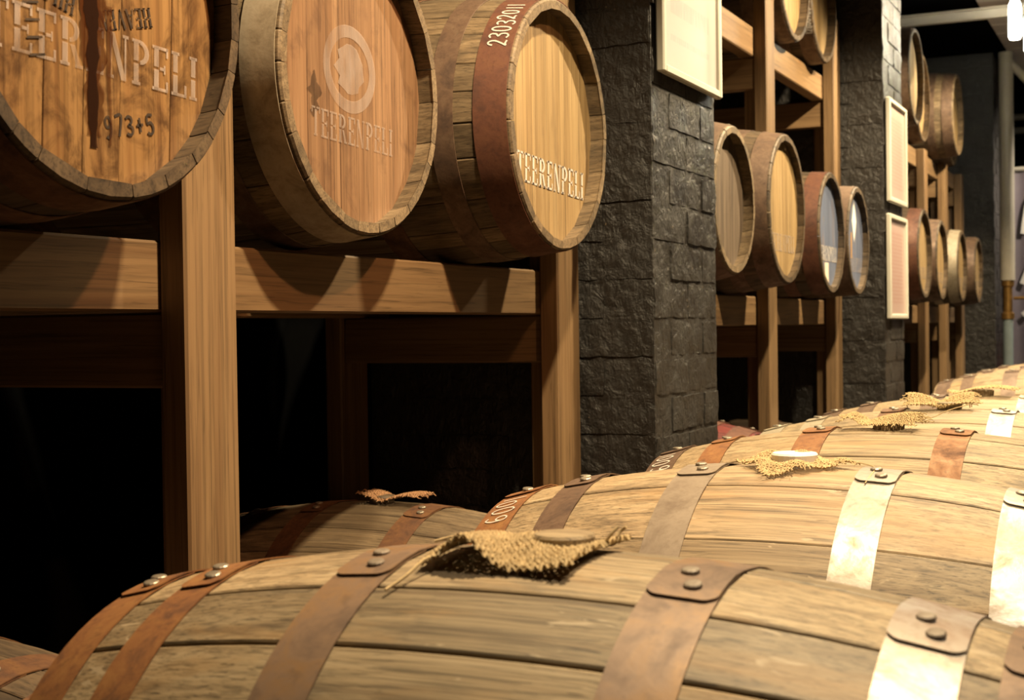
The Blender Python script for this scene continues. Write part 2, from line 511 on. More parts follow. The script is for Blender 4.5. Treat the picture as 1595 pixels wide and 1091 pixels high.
def bowl(cx, cy, rx, ry, t, a0, a1, n=8):
    q = []
    for i in range(n):
        A, B = a0 + (a1 - a0) * i / n, a0 + (a1 - a0) * (i + 1) / n
        q.append([(cx + rx * math.cos(A), cy + ry * math.sin(A)), (cx + rx * math.cos(B), cy + ry * math.sin(B)),
                  (cx + (rx - t) * math.cos(B), cy + (ry - t * .6) * math.sin(B)), (cx + (rx - t) * math.cos(A), cy + (ry - t * .6) * math.sin(A))])
    return q
def rc(x0, y0, x1, y1): return [(x0, y0), (x1, y0), (x1, y1), (x0, y1)]
SER = .07
def stem(x, w=.17): return [rc(x, 0, x + w, .47), rc(x, .53, x + w, 1), rc(x - .06, 0, x + w + .06, SER), rc(x - .06, 1 - SER, x + w + .06, 1)]
STENCIL = {
 'T': ([rc(.24, 0, .41, .9), rc(.18, 0, .47, SER), rc(0, 1 - SER, .28, 1), rc(.37, 1 - SER, .65, 1), rc(0, .78, .07, 1), rc(.58, .78, .65, 1)], .65),
 'E': (stem(.06) + [rc(.27, 0, .56, SER), rc(.27, 1 - SER, .56, 1), rc(.27, .47, .45, .54), rc(.5, 0, .57, .24), rc(.5, .78, .57, 1), rc(.42, .4, .47, .6)], .6),
 'R': (stem(.06) + bowl(.28, .75, .3, .25, .15, PI / 2, -PI / 2) + [[(.3, .46), (.45, .46), (.66, 0), (.5, 0)], rc(.45, 0, .7, SER)], .7),
 'P': (stem(.06) + bowl(.28, .73, .32, .27, .16, PI / 2, -PI / 2), .62),
 'N': ([rc(.07, 0, .13, 1), rc(0, 0, .2, SER), rc(.56, 0, .62, 1), rc(.5, 1 - SER, .7, 1), [(.05, 1), (.22, 1), (.62, 0), (.45, 0)]], .72),
 'L': (stem(.06) + [rc(.27, 0, .56, SER), rc(.49, 0, .57, .28)], .58),
 'I': (stem(.06), .3),
 'H': (stem(.06) + stem(.5) + [rc(.26, .46, .47, .54)], .73),
 'A': ([[(.0, 0), (.09, 0), (.34, 1), (.27, 1)], [(.24, 1), (.41, 1), (.68, 0), (.5, 0)], rc(.14, .28, .5, .35)], .7),
 'V': ([[(.0, 1), (.17, 1), (.41, 0), (.28, 0)], [(.27, 0), (.36, 0), (.66, 1), (.58, 1)]], .68),
}
def stencil_quads(text, size, gap=.1, xscale=1.0):
    Q, u = [], 0.0
    for ch in text:
        if ch == ' ':
            u += .5; continue
        qs, w = STENCIL[ch]
        for q in qs:
            Q.append([((u + x) * size * xscale, y * size) for x, y in q])
        u += w + gap
    return Q, (u - gap) * size * xscale

def quads_mesh(name, Q, place, mat, parent):
    V, F = [], []
    for q in Q:
        s = len(V)
        V.extend(place(*p) for p in q)
        F.append(tuple(range(s, s + len(q))))
    return mesh_obj(name, V, F, mat, parent)

# ------------------------------------------------------------------ barrels
RIVET = {}
def rivet_mesh(mat):
    if mat not in RIVET:
        V, F = lathe_data([(.0085, -.0005), (.0085, .0018), (.0074, .0028), (.0045, .0033)], 12)
        me = bpy.data.meshes.new('rivet')
        me.from_pydata(V, [], F)
        me.materials.append(MT[mat])
        RIVET[mat] = me
    return RIVET[mat]

class Barrel:
    """oak barrel on its side: local X is the axis, the front head faces +X; the Empty stands at its lowest point"""
    def __init__(s, label, pos, group=None, rb=.33, rh=.268, half=.45, yaw=0.0, spin=0.0, stave='stave', head='head_gold',
                 hoops=None, seed=0, staves=26, gap=.0012, back=False, boards=7, tilt=0.0, name='oak_barrel', seg=12, both=False, recess=.036):
        s.rb, s.rh, s.half, s.spin = rb, rh, half, spin
        s.rnd = random.Random(seed)
        R = s.rnd
        s.root = thing(name, label, 'barrel', (pos[0], pos[1], pos[2] - rb), group)
        s.root.rotation_euler = (0, 0, yaw)
        s.zc = rb
        # staves of unequal width
        ws = [R.uniform(.7, 1.35) for _ in range(staves)]
        tot = sum(ws)
        a = spin
        s.edges = []
        for w in ws:
            da = 2 * PI * w / tot
            s.stave(a, a + da, gap * R.uniform(.5, 1.9), MT[stave], seg)
            s.edges.append(a)
            a += da
        s.head_x = half - recess
        s.head(s.head_x, 1, MT[head], boards, tilt)
        s.head(s.head_x, -1, MT[head] if both else MT['stave_dark'], boards if both else 1, 0)
        s.hoops = []
        spec = hoops or std_hoops('rust')
        for (hx, w, mat, lap) in spec:
            s.hoop(hx, w, MT[mat], lap)
    def r(s, x):
        t = min(1.0, abs(x) / s.half)
        return s.rh + (s.rb - s.rh) * (1 - t ** 2.1)
    def pt(s, x, ang, rad_):
        return Vector((x, math.cos(ang) * rad_, s.zc + math.sin(ang) * rad_))
    def stave(s, a0, a1, gap, mat, seg):
        R = s.rnd
        lift = R.uniform(-.0007, .0007)
        h = s.half - R.uniform(0, .0012)
        xs = [-h, -h + .004] + [-h + .03 + (2 * h - .06) * i / seg for i in range(seg + 1)] + [h - .004, h]
        th = .027
        V, F = [], []
        ncol = 5
        for i, x in enumerate(xs):
            ro = s.r(x) + lift
            g = gap / 2 / ro
            A0, A1 = a0 + g, a1 - g
            end = i in (0, len(xs) - 1)
            if end: ro -= .003
            d = (A1 - A0)
            e = .0022 / ro
            cols = [(A0, ro - .0013), (A0 + e, ro), ((A0 + A1) / 2, ro + .0002), (A1 - e, ro), (A1, ro - .0013)]
            near_end = s.half - abs(x) < .035
            ti = .0175 if near_end else th
            if end: ti = .0165
            cols += [(A1, ro - ti), (A0, ro - ti)]
            for A, rr_ in cols:
                V.append(s.pt(x, A, rr_))
        n = 7
        for i in range(len(xs) - 1):
            for k in range(n):
                k2 = (k + 1) % n
                F.append((i * n + k, i * n + k2, (i + 1) * n + k2, (i + 1) * n + k))
        F.append(tuple(range(n - 1, -1, -1)))
        F.append(tuple((len(xs) - 1) * n + k for k in range(n)))
        return mesh_obj('stave', V, F, mat, s.root, sharp=24)
    def head(s, hx, sgn, mat, boards, tilt):
        R = s.rnd
        rad_ = s.r(hx) - .0150
        if boards <= 1:
            V, F = lathe_data([(rad_, 0), (rad_, .02)], 32)
            V = [Vector((sgn * (hx - .02 + p[2]), p[0], s.zc + p[1])) for p in V]
            return mesh_obj('barrel_head', V, F, mat, s.root)
        ws = [R.uniform(.75, 1.3) for _ in range(boards)]
        tot = sum(ws)
        y = -rad_
        for w in ws:
            dy = 2 * rad_ * w / tot
            y0, y1 = max(y + .0004, -rad_ * .9995), min(y + dy - .0004, rad_ * .9995)
            n = 7
            off = R.uniform(-.0004, .0004)
            ring = []
            for i in range(n + 1):
                yy = y0 + (y1 - y0) * i / n
                ring.append((yy, math.sqrt(max(1e-8, rad_ ** 2 - yy ** 2))))
            poly = [(p, q) for p, q in ring] + [(p, -q) for p, q in reversed(ring)]
            V, F = [], []
            ct, st_ = math.cos(tilt), math.sin(tilt)
            cy = (y0 + y1) / 2
            for layer, (xx, ins) in enumerate(((hx + off - .001, 0.0), (hx + off, .0009), (hx - .022, 0.0))):
                for p, q in poly:
                    p2 = p + (ins if p < cy else -ins)
                    yy, zz = p2 * ct - q * st_, p2 * st_ + q * ct
                    V.append((sgn * xx, yy, s.zc + zz))
            m = len(poly)
            F.append(tuple(m + i for i in range(m)))
            F.append(tuple(2 * m + i for i in reversed(range(m))))
            for i in range(m):
                j = (i + 1) % m
                F.append((i, j, m + j, m + i)); F.append((2 * m + i, 2 * m + j, j, i))
            mesh_obj('head_board', V, F, mat, s.root)
            y += dy
    def hoop(s, hx, w, mat, lap, rusty=False):
        R = s.rnd
        seg = 80
        la = .24                               # lap length in radians
        a0 = lap - la / 2
        V, F = [], []
        tot = 2 * PI + la
        th = .0022
        n = int(seg * tot / (2 * PI))
        As = [(tot - .04) * i / n for i in range(n + 1)] + [tot - .028, tot - .018, tot - .010, tot - .005, tot - .002, tot]
        n = len(As) - 1
        for i in range(n + 1):
            A = a0 + As[i]
            t = (A - a0 - 2 * PI)
            raise_ = 0.0
            if t > -.06: raise_ = (th + .0006) * min(1, (t + .06) / .06)
            left = tot - As[i]
            ww = w
            if left < .03: ww = w * (.62 + .38 * math.sqrt(max(0, left / .03)))
            for k, (dx, dr) in enumerate(((-.5, .0006), (-.5, th), (.5, th), (.5, .0006))):
                x = hx + dx * ww
                V.append(s.pt(x, A, s.r(x) + dr + raise_))
        for i in range(n):
            for k in range(4):
                k2 = (k + 1) % 4
                F.append((i * 4 + k, i * 4 + k2, (i + 1) * 4 + k2, (i + 1) * 4 + k))
        F.append((3, 2, 1, 0)); F.append(tuple(n * 4 + k for k in range(4)))
        ho = mesh_obj('hoop', V, F, mat, s.root, sharp=35)
        for k, (da, dx) in enumerate(((.05, .006), (-.045, -.006))):
            A = lap + da
            x = hx + dx
            rv = link('rivet', rivet_mesh('rust_grey' if mat in (MT['rust_mix'], MT['galv_rust']) else 'rivet'), ho)
            nrm = Vector((0, math.cos(A), math.sin(A)))
            q = nrm.to_track_quat('Z', 'X')
            rv.matrix_local = Matrix.Translation(s.pt(x, A, s.r(x) + 2 * th + .0010)) @ q.to_matrix().to_4x4()
        s.hoops.append(ho)
        return ho
    # ---- marks
    def hoop_text(s, text, hx, a_start, direction, size, width, up=1, mat='chalk', parent=None, seed=1, aspect=.62, gap=.25):
        """writing along a hoop; direction +1 grows the angle; up = +1 letters' tops towards +X"""
        L, tot = hand_lines(text, size, aspect, gap, rnd=random.Random(seed))
        def place(u, v):
            x = hx + up * (v - size / 2)
            ro = s.r(x) + .0034
            return s.pt(x, a_start + direction * u / ro, ro)
        V, F = ribbon(L, width, place)
        return mesh_obj('chalk_lettering', V, F, MT[mat], parent or s.root)
    def head_place(s, cy, cz, rot=0.0, lift=.0013):
        ct, st_ = math.cos(rot), math.sin(rot)
        return lambda u, v: Vector((s.head_x + lift, cy + u * ct - v * st_, s.zc + cz + u * st_ + v * ct))
    def head_text(s, text, size, cy, cz, mat='stencil', rot=0.0, xscale=1.0, name='stencil_lettering', bend=0.0):
        Q, w = stencil_quads(text, size, xscale=xscale)
        pl = s.head_place(cy, cz, rot)
        if bend:
            return quads_mesh(name, Q, lambda u, v: pl(u - w / 2, v - size / 2 + bend * (1 - ((u - w / 2) / (w / 2)) ** 2)), MT[mat], s.root)
        return quads_mesh(name, Q, lambda u, v: pl(u - w / 2, v - size / 2), MT[mat], s.root)
    def head_hand(s, text, size, width, cy, cz, mat='ink', rot=0.0, name='stamped_mark', seed=3):
        pl = s.head_place(cy, cz, rot)
        rnd = random.Random(seed)
        step = size * .8
        for k, ch in enumerate(text):
            if ch == ' ': continue
            L, w = hand_lines(ch, size, rnd=rnd)
            u0_ = (k - (len(text) - 1) / 2) * step
            for ln in L:
                V, F = ribbon([ln], width, lambda u, v: pl(u0_ + u - w / 2, v - size / 2))
                mesh_obj(name, V, F, MT[mat], s.root)
    def head_blob(s, pts, cy, cz, mat, name, lift=.0011, rot=0.0):
        pl = s.head_place(cy, cz, rot, lift)
        return mesh_obj(name, [pl(*p) for p in pts], [tuple(range(len(pts)))], MT[mat], s.root)
    def head_ring(s, cy, cz, rx, ry, t, mat, name='logo_ring', n=40):
        pl = s.head_place(cy, cz)
        V, F = [], []
        for i in range(n):
            a = 2 * PI * i / n
            V.append(pl(rx * math.cos(a), ry * math.sin(a))); V.append(pl((rx - t) * math.cos(a), (ry - t) * math.sin(a)))
        for i in range(n):
            j = (i + 1) % n
            F.append((2 * i, 2 * j, 2 * j + 1, 2 * i + 1))
        return mesh_obj(name, V, F, MT[mat], s.root)
    def bung(s, mat, radius=.03, height=.012, x=0.0, ang=PI / 2, lift=0.0):
        V, F = lathe_data([(radius * .92, -.02), (radius, height * .6), (radius * .94, height), (radius * .5, height + .001)], 24)
        o = mesh_obj('bung', V, F, mat, s.root, smooth=False)
        nrm = Vector((0, math.cos(ang), math.sin(ang)))
        o.matrix_local = Matrix.Translation(s.pt(x, ang, s.r(x) + lift)) @ nrm.to_track_quat('Z', 'X').to_matrix().to_4x4()
        return o

def std_hoops(mat, half=.45, mats=None, lap=1.35, w=(.062, .05, .058), pos=(.41, .31, .135), laps=None):
    """three hoops at each end: order front (+X) end hoop inwards, then back"""
    m = mats or [mat] * 6
    xs = [half - (.45 - pos[0]), pos[1], pos[2], -pos[2], -pos[1], -(half - (.45 - pos[0]))]
    ws = [w[0], w[1], w[2], w[2], w[1], w[0]]
    ls = laps or [lap] * 6
    return [(x, ww, mm, ll) for x, ww, mm, ll in zip(xs, ws, m, ls)]

# ------------------------------------------------------------------ burlap
def burlap(name, label, barrel, size, spacing, hfun, seed, mat='burlap', yaw=0.0, offs=(0, 0), rad_=.0012, group=None, fray=.02, tails=(), shape=None):
    """woven jute patch lying on top of a barrel: every thread is real"""
    R = random.Random(seed)
    sx, sy = size
    nx, ny = int(sx / spacing), int(sy / spacing)
    c, s_ = math.cos(yaw), math.sin(yaw)
    root = barrel.root
    ryaw = root.rotation_euler[2]
    def P(u, v, lift=0.0):
        x, y = u * sx, v * sy
        X, Y = offs[0] + x * c - y * s_, offs[1] + x * s_ + y * c
        rr_ = barrel.r(X) + .004
        yc = max(-rr_ * .8, min(rr_ * .8, Y))
        z = barrel.zc + math.sqrt(rr_ * rr_ - yc * yc)
        return Vector((X, Y, z + hfun(u, v) + lift))
    V, F = [], []
    def ext(v):
        return .5 + R.uniform(-.3, 1.0) * fray / max(sx, sy) + (shape(v) if shape else 0)
    for j in range(ny + 1):
        v = j / ny - .5
        e0, e1 = ext(v), ext(v)
        pts = []
        for i in range(nx + 1):
            u = (i / nx - .5) * (e0 + e1) + (e1 - e0) / 2
            w = rad_ * (1 if (i + j) % 2 else -1)
            pts.append(P(u + R.uniform(-.002, .002), v + R.uniform(-.25, .25) / ny, w))
        tube_data(pts, rad_, 4, V, F, caps=False)
    for i in range(nx + 1):
        u = i / nx - .5
        e0, e1 = ext(u), ext(u)
        pts = []
        for j in range(ny + 1):
            v = (j / ny - .5) * (e0 + e1) + (e1 - e0) / 2
            w = rad_ * (-1 if (i + j) % 2 else 1)
            pts.append(P(u + R.uniform(-.25, .25) / nx, v + R.uniform(-.002, .002), w))
        tube_data(pts, rad_, 4, V, F, caps=False)
    # loose tails: start (u,v) -> list of local offsets
    for (u, v, path) in tails:
        p = P(u, v)
        pts = [p]
        for q in path:
            X, Y, dz = p.x + q[0], p.y + q[1], q[2]
            rr_ = barrel.r(X) + .003
            yc = max(-rr_ * .95, min(rr_ * .95, Y))
            pts.append(Vector((X, Y, barrel.zc + math.sqrt(rr_ * rr_ - yc * yc) + dz)))
        tube_data(smooth_line([tuple(a) for a in pts], 3), rad_ * .9, 5, V, F)
    M_ = Matrix.Translation(root.location) @ Matrix.Rotation(ryaw, 4, 'Z')
    base = P(0, 0); base.z -= .004
    Vl = [Vector(p) - base for p in V]
    o = mesh_obj(name, Vl, F, MT[mat])
    o.matrix_world = M_ @ Matrix.Translation(base)
    return tag(o, label, 'burlap', group)

# ------------------------------------------------------------------ the room
H = 3.22
Y0, Y1 = -2.2, 13.4
XL, XR = -2.75, 2.6
tag(box('floor', (XL - .1, Y0 - .1, -.1), (XR + .1, Y1 + .1, 0), MT['floor'], bev=.001), kind='structure')
tag(box('wall_left', (XL - .1, Y0 - .1, 0), (XL, Y1 + .1, H), MT['black'], bev=.001), kind='structure')
tag(box('wall_right', (XR, Y0 - .1, 0), (XR + .1, Y1 + .1, H), MT['wall'], bev=.001), kind='structure')
tag(box('wall_end', (XL, Y1, 0), (XR, Y1 + .1, H), MT['black'], bev=.001), kind='structure')
tag(box('wall_near', (XL, Y0 - .1, 0), (XR, Y0, H), MT['wall'], bev=.001), kind='structure')
ceil = tag(box('ceiling', (XL - .1, Y0 - .1, H), (XR + .1, Y1 + .1, H + .1), MT['ceil_dark'], bev=.001), kind='structure')
y = Y0 + .01
cR = random.Random(4)
while y < Y1 - .1:
    box('ceiling_board', (-1.06, y, H - .018 + cR.uniform(0, .003)), (XR - .01, min(y + .292, Y1 - .01), H - .0005), MT['ceil'], ceil, bev=.004, off=ceil.location)
    y += .30

# brick pillars --------------------------------------------------------------
def brick_mesh(seed, n=(9, 5, 4)):
    """lumpy unit brick under thick paint (unit size, centred)"""
    R = random.Random(seed)
    off = Vector((R.uniform(0, 50), R.uniform(0, 50), R.uniform(0, 50)))
    V, F, idx = [], [], {}
    dims = (.27, .13, .085)
    def vid(i, j, k):
        key = (i, j, k)
        if key not in idx:
            p = Vector((i / n[0] - .5, j / n[1] - .5, k / n[2] - .5))
            w = Vector((p.x * dims[0], p.y * dims[1], p.z * dims[2]))
            edge = sum(1 for a, m in ((i, n[0]), (j, n[1]), (k, n[2])) if a in (0, m))
            d = noise.noise_vector((w + off) * 40) * (.0012 if edge < 2 else .0042)
            shrink = {1: 0, 2: .0012, 3: .0024}.get(edge, 0)
            wn = w - w.normalized() * shrink * 1.2
            wn += d
            idx[key] = len(V)
            V.append((wn.x / dims[0], wn.y / dims[1], wn.z / dims[2]))
        return idx[key]
    for a in range(n[0]):
        for b in range(n[1]):
            F.append((vid(a, b, n[2]), vid(a + 1, b, n[2]), vid(a + 1, b + 1, n[2]), vid(a, b + 1, n[2])))
            F.append((vid(a, b, 0), vid(a, b + 1, 0), vid(a + 1, b + 1, 0), vid(a + 1, b, 0)))
        for c in range(n[2]):
            F.append((vid(a, 0, c), vid(a + 1, 0, c), vid(a + 1, 0, c + 1), vid(a, 0, c + 1)))
            F.append((vid(a, n[1], c), vid(a, n[1], c + 1), vid(a + 1, n[1], c + 1), vid(a + 1, n[1], c)))
    for b in range(n[1]):
        for c in range(n[2]):
            F.append((vid(0, b, c), vid(0, b, c + 1), vid(0, b + 1, c + 1), vid(0, b + 1, c)))
            F.append((vid(n[0], b, c), vid(n[0], b + 1, c), vid(n[0], b + 1, c + 1), vid(n[0], b, c + 1)))
    me = bpy.data.meshes.new('brick')
    me.from_pydata(V, [], F)
    me.polygons.foreach_set('use_smooth', [True] * len(me.polygons))
    me.update()
    me.set_sharp_from_angle(angle=rad(38))
    me.materials.append(MT['brick'])
    return me
BRICKS = [brick_mesh(i) for i in range(10)]

def pillar(label, x0, x1, y0, y1, seed, zmin=0.0):
    R = random.Random(seed)
    root = thing('brick_pillar', label, 'pillar', (x1, y0, 0), 'black brick pillars between the rack bays')
    box('mortar_core', (x0, y0 + .004, 0), (x1 - .004, y1, H), MT['brick'], root, bev=.001, off=root.location)
    ch = .0975
    z = zmin
    k = 0
    g = .011
    def lay(cx, cy, cz, lx, ly, lz):
        o = link('brick', R.choice(BRICKS), root)
        ox, oy = R.uniform(-.002, .002), R.uniform(-.002, .002)
        if lx >= ly:
            o.scale = (lx, ly, lz)
        else:
            o.scale = (ly, lx, lz); o.rotation_euler = (0, 0, PI / 2)
        if R.random() < .5: o.rotation_euler[2] += PI
        o.location = Vector((cx + ox, cy + oy, cz)) - root.location
    while z < H - .05:
        h = min(ch, H - .001 - z) - g
        cz = z + h / 2 + g / 2
        if k % 2 == 0:
            # stretchers on the -Y face, run through to the corner
            x = x1
            L = .27
            while x > x0 + .02:
                l = min(L, x - x0)
                lay(x - l / 2, y0 + .065, cz, l - g, .13, h); x -= l
            yy = y0 + .13
            while yy < y1 - .02:
                l = min(.27, y1 - yy)
                if y1 - yy - l < .06: l = y1 - yy
                lay(x1 - .065, yy + l / 2, cz, .13, l - g, h); yy += l
        else:
            yy = y0
            while yy < y1 - .02:
                l = min(.27, y1 - yy)
                if y1 - yy - l < .06: l = y1 - yy
                lay(x1 - .065, yy + l / 2, cz, .13, l - g, h); yy += l
            x = x1 - .13
            while x > x0 + .02:
                l = min(.27, x - x0)
                lay(x - l / 2, y0 + .065, cz, l - g, .13, h); x -= l
        z += ch
        k += 1
    return root

pillar('black painted brick pillar beside the barrel dated on its rust red hoop', -1.98, -1.16, 3.33, 3.865, 1)
pillar('black painted brick pillar with two framed sheets one above the other', -1.98, -1.16, 6.47, 6.95, 2)
pillar('black painted brick pillar with pale drain pipe on its aisle side', -1.98, -1.16, 10.88, 11.38, 3)

# racks ----------------------------------------------------------------------
PX = -1.35                                    # front face of the uprights
def timber(name, lo, hi, root):
    d = [b - a for a, b in zip(lo, hi)]
    ax = 'xyz'[d.index(max(d))]
    return box(name, lo, hi, MT['pine_' + ax], root, bev=.004, off=root.location)

RAIL_T, RAIL_B, CROSS_B = 1.392, 1.283, 1.165
def rack(label, y0, y1, posts, top=2.62, drop=0.0, upper=.968):
    root = thing('barrel_rack', label, 'rack', (PX, y0, 0), 'timber barrel racks along the wall')
    tiers = (-drop, upper, -1.185)
    for (a, b) in posts:
        timber('post', (PX - .05, a, 0), (PX, b, top), root)
        timber('back_post', (-2.02, a, 0), (-1.97, b, top), root)
        for dz in tiers:
            zt = RAIL_B + dz
            zb = CROSS_B + dz
            if zb < 0: continue
            timber('cross_beam', (-1.97, a + .015, zb), (PX - .0505, a + .063, zt - .0005), root)
            if dz == -drop:
                timber('support_post', (PX - .105, a + .0635, RAIL_T - 1.1845), (PX - .0505, b, zt - .0005), root)
            if dz > .5:
                timber('support_post', (PX - .105, a + .0635, RAIL_T - drop + .001), (PX - .0505, b, zt - .0005), root)
    for dz in tiers:
        zb = RAIL_B + dz if dz > -1 else 0.0
        timber('rail', (PX - .105, y0, zb), (PX - .0505, y1, RAIL_T + dz), root)
        timber('rail', (-1.965, y0, zb), (-1.91, y1, RAIL_T + dz), root)
    return root
rack('timber barrel rack beside the foremost brick pillar, holding the barrel with dark seep streak', .35, 3.32, [(.42, .55), (1.73, 1.86), (3.165, 3.30)])
rack('timber barrel rack between two brick pillars, holding the blue headed barrels', 3.87, 6.465, [(5.165, 5.28), (6.32, 6.45)], drop=.035)
rack('timber barrel rack between the sheet hung pillar and the drain pipe pillar', 6.99, 10.87, [(6.99, 7.10), (8.87, 8.99), (9.73, 9.86), (10.52, 10.66)], drop=.035, upper=.92, top=2.311)

# ------------------------------------------------------------------ barrels on the racks
GM = 'barrels on the middle tier of the racks'
def seat(rb, rh, half, hx):
    """centre height that rests the barrel on the middle-tier rails"""
    off = abs((hx - half) - (PX - .078))
    t = off / half
    r = rh + (rb - rh) * (1 - t ** 2.1)
    return r
def rack_barrel(label, hx, yy, base=RAIL_T, rb=.33, rh=.268, half=.45, group=GM, lift=0.0, **kw):
    cx = hx - half
    def rr_(x):
        t = min(1, abs(x) / half)
        return rh + (rb - rh) * (1 - t ** 2.1)
    z1 = base + rr_(PX - .078 - cx)
    z2 = base + rr_(-1.9375 - cx)
    z = max(z1, z2) + .002 + lift
    return Barrel(label, (cx, yy, z), group, rb, rh, half, **kw)

# B1 -- foremost, oily head
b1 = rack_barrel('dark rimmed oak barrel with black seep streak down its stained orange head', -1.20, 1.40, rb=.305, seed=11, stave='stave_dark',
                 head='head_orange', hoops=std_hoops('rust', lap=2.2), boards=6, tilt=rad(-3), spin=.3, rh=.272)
# B2
b2 = rack_barrel('oak barrel with faded oval emblem on reddish head and dull grey end hoop', -1.285, 2.165, rb=.302, rh=.27, seed=12, stave='stave_mid',
                 head='head_red', hoops=std_hoops('rust', mats=['galv_dull', 'rust_brown', 'rust', 'rust', 'rust', 'rust'], lap=2.0), boards=9)
# B3
b3 = rack_barrel('oak barrel with white stencilled golden head and date chalked on red hoop', -1.19, 2.825, rb=.300, rh=.268, seed=13, stave='stave_mid',
                 head='head_gold', hoops=std_hoops('rust', mats=['rust_red', 'rust_brown', 'rust', 'rust', 'rust', 'rust'],
                                                   laps=[1.45, 1.62, 1.4, 1.4, 1.4, 1.4], w=(.07, .05, .058), pos=(.408, .305, .135)), boards=6, staves=24)
# bay 2
b4 = rack_barrel('oak barrel with shadowed grey brown head half hidden by the nearer brick pillar', -1.19, 4.17, RAIL_T - .035, rb=.283, rh=.222, seed=14, stave='stave_mid',
                 head='head_grey', hoops=std_hoops('rust_brown'), boards=6)
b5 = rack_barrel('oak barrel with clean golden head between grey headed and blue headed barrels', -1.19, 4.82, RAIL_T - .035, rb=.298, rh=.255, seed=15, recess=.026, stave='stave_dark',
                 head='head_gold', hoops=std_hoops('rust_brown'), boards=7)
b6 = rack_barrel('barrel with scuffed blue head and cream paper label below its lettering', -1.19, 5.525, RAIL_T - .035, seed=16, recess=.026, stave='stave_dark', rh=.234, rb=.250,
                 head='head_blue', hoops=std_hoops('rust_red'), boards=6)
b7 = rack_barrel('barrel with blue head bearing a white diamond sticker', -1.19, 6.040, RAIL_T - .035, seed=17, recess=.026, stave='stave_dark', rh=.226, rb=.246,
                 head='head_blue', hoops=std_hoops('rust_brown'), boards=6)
# bay 3
lab3 = ['oak barrel on the middle rack tier, first beyond the pillar with two sheets',
        'oak barrel on the middle rack tier, second beyond the pillar with two sheets',
        'oak barrel on the middle rack tier, third beyond the pillar with two sheets',
        'oak barrel on the middle rack tier next to the drain pipe pillar']
bay3 = []
for i, (yy, rh, mats) in enumerate(((7.83, .238, 'rust_red'), (8.46, .228, 'rust_brown'), (9.34, .223, 'galv_dull'), (10.18, .222, 'rust_brown'))):
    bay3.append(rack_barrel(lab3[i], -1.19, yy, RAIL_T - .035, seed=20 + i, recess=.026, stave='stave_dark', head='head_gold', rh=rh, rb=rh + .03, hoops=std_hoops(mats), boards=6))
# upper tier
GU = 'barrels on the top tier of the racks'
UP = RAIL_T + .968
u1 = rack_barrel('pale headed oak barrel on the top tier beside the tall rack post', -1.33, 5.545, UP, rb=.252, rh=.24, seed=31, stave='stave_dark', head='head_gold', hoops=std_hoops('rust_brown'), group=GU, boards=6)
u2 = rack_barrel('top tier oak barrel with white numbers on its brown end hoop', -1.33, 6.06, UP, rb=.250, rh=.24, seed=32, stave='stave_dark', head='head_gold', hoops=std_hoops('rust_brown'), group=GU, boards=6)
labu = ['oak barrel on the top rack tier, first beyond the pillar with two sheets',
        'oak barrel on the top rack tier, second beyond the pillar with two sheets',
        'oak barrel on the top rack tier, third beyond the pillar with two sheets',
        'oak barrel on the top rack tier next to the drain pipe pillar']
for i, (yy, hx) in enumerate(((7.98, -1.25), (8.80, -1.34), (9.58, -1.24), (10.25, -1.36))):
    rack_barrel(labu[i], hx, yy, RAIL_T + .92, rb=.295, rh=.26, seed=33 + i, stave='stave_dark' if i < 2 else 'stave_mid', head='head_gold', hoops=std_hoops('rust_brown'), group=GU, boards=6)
# bottom tier, in the dark
GL = 'barrels on the bottom tier of the racks'
LO = RAIL_T - 1.185
low = []
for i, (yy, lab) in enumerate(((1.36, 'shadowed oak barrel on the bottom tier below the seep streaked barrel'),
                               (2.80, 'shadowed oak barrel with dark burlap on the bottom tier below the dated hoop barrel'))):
    low.append(rack_barrel(lab, -1.19, yy, LO, seed=41 + i, stave='stave_mid' if i else 'stave_dark', head='head_gold', hoops=std_hoops('rust', lap=1.75), group=GL, boards=6, spin=.1))  # darker stave wood stands in for the shade under the upper tiers
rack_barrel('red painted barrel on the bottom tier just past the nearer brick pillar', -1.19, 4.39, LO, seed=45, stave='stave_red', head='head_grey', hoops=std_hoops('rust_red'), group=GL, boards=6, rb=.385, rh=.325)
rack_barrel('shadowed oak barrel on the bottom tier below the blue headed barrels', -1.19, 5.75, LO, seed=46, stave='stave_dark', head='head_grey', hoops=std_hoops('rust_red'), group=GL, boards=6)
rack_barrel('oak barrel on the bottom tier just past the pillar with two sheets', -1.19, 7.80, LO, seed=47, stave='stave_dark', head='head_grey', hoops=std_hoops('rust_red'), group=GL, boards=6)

# marks on the rack barrels
b3.head_text('TEERENPELI', .062, .02, -.105, 'stencil', rot=rad(-2.5), xscale=.86)
b5.head_text('TEERENPELI', .06, 0, -.115, 'stencil_gloss', xscale=.86)
b6.head_text('TEERENPELI', .06, 0, -.08, 'stencil', xscale=.84)
b7.head_text('TEERENPELI', .06, 0, -.10, 'stencil_gloss', xscale=.82)
for bb in bay3:
    bb.head_text('TEERENPELI', .06, 0, -.10, 'stencil_gloss', xscale=.84)
b6.head_blob([(-.03, -.06), (.03, -.06), (.03, .05), (-.03, .05)], 0, -.165, 'label', 'paper_label')
b7.head_blob([(0, -.09), (.045, 0), (0, .09), (-.045, 0)], .02, .085, 'bung_white', 'diamond_sticker')
b7.head_blob([(-.012, -.055), (.012, -.055), (.012, .055), (-.012, .055)], -.04, -.02, 'tag_brown', 'paper_tag')
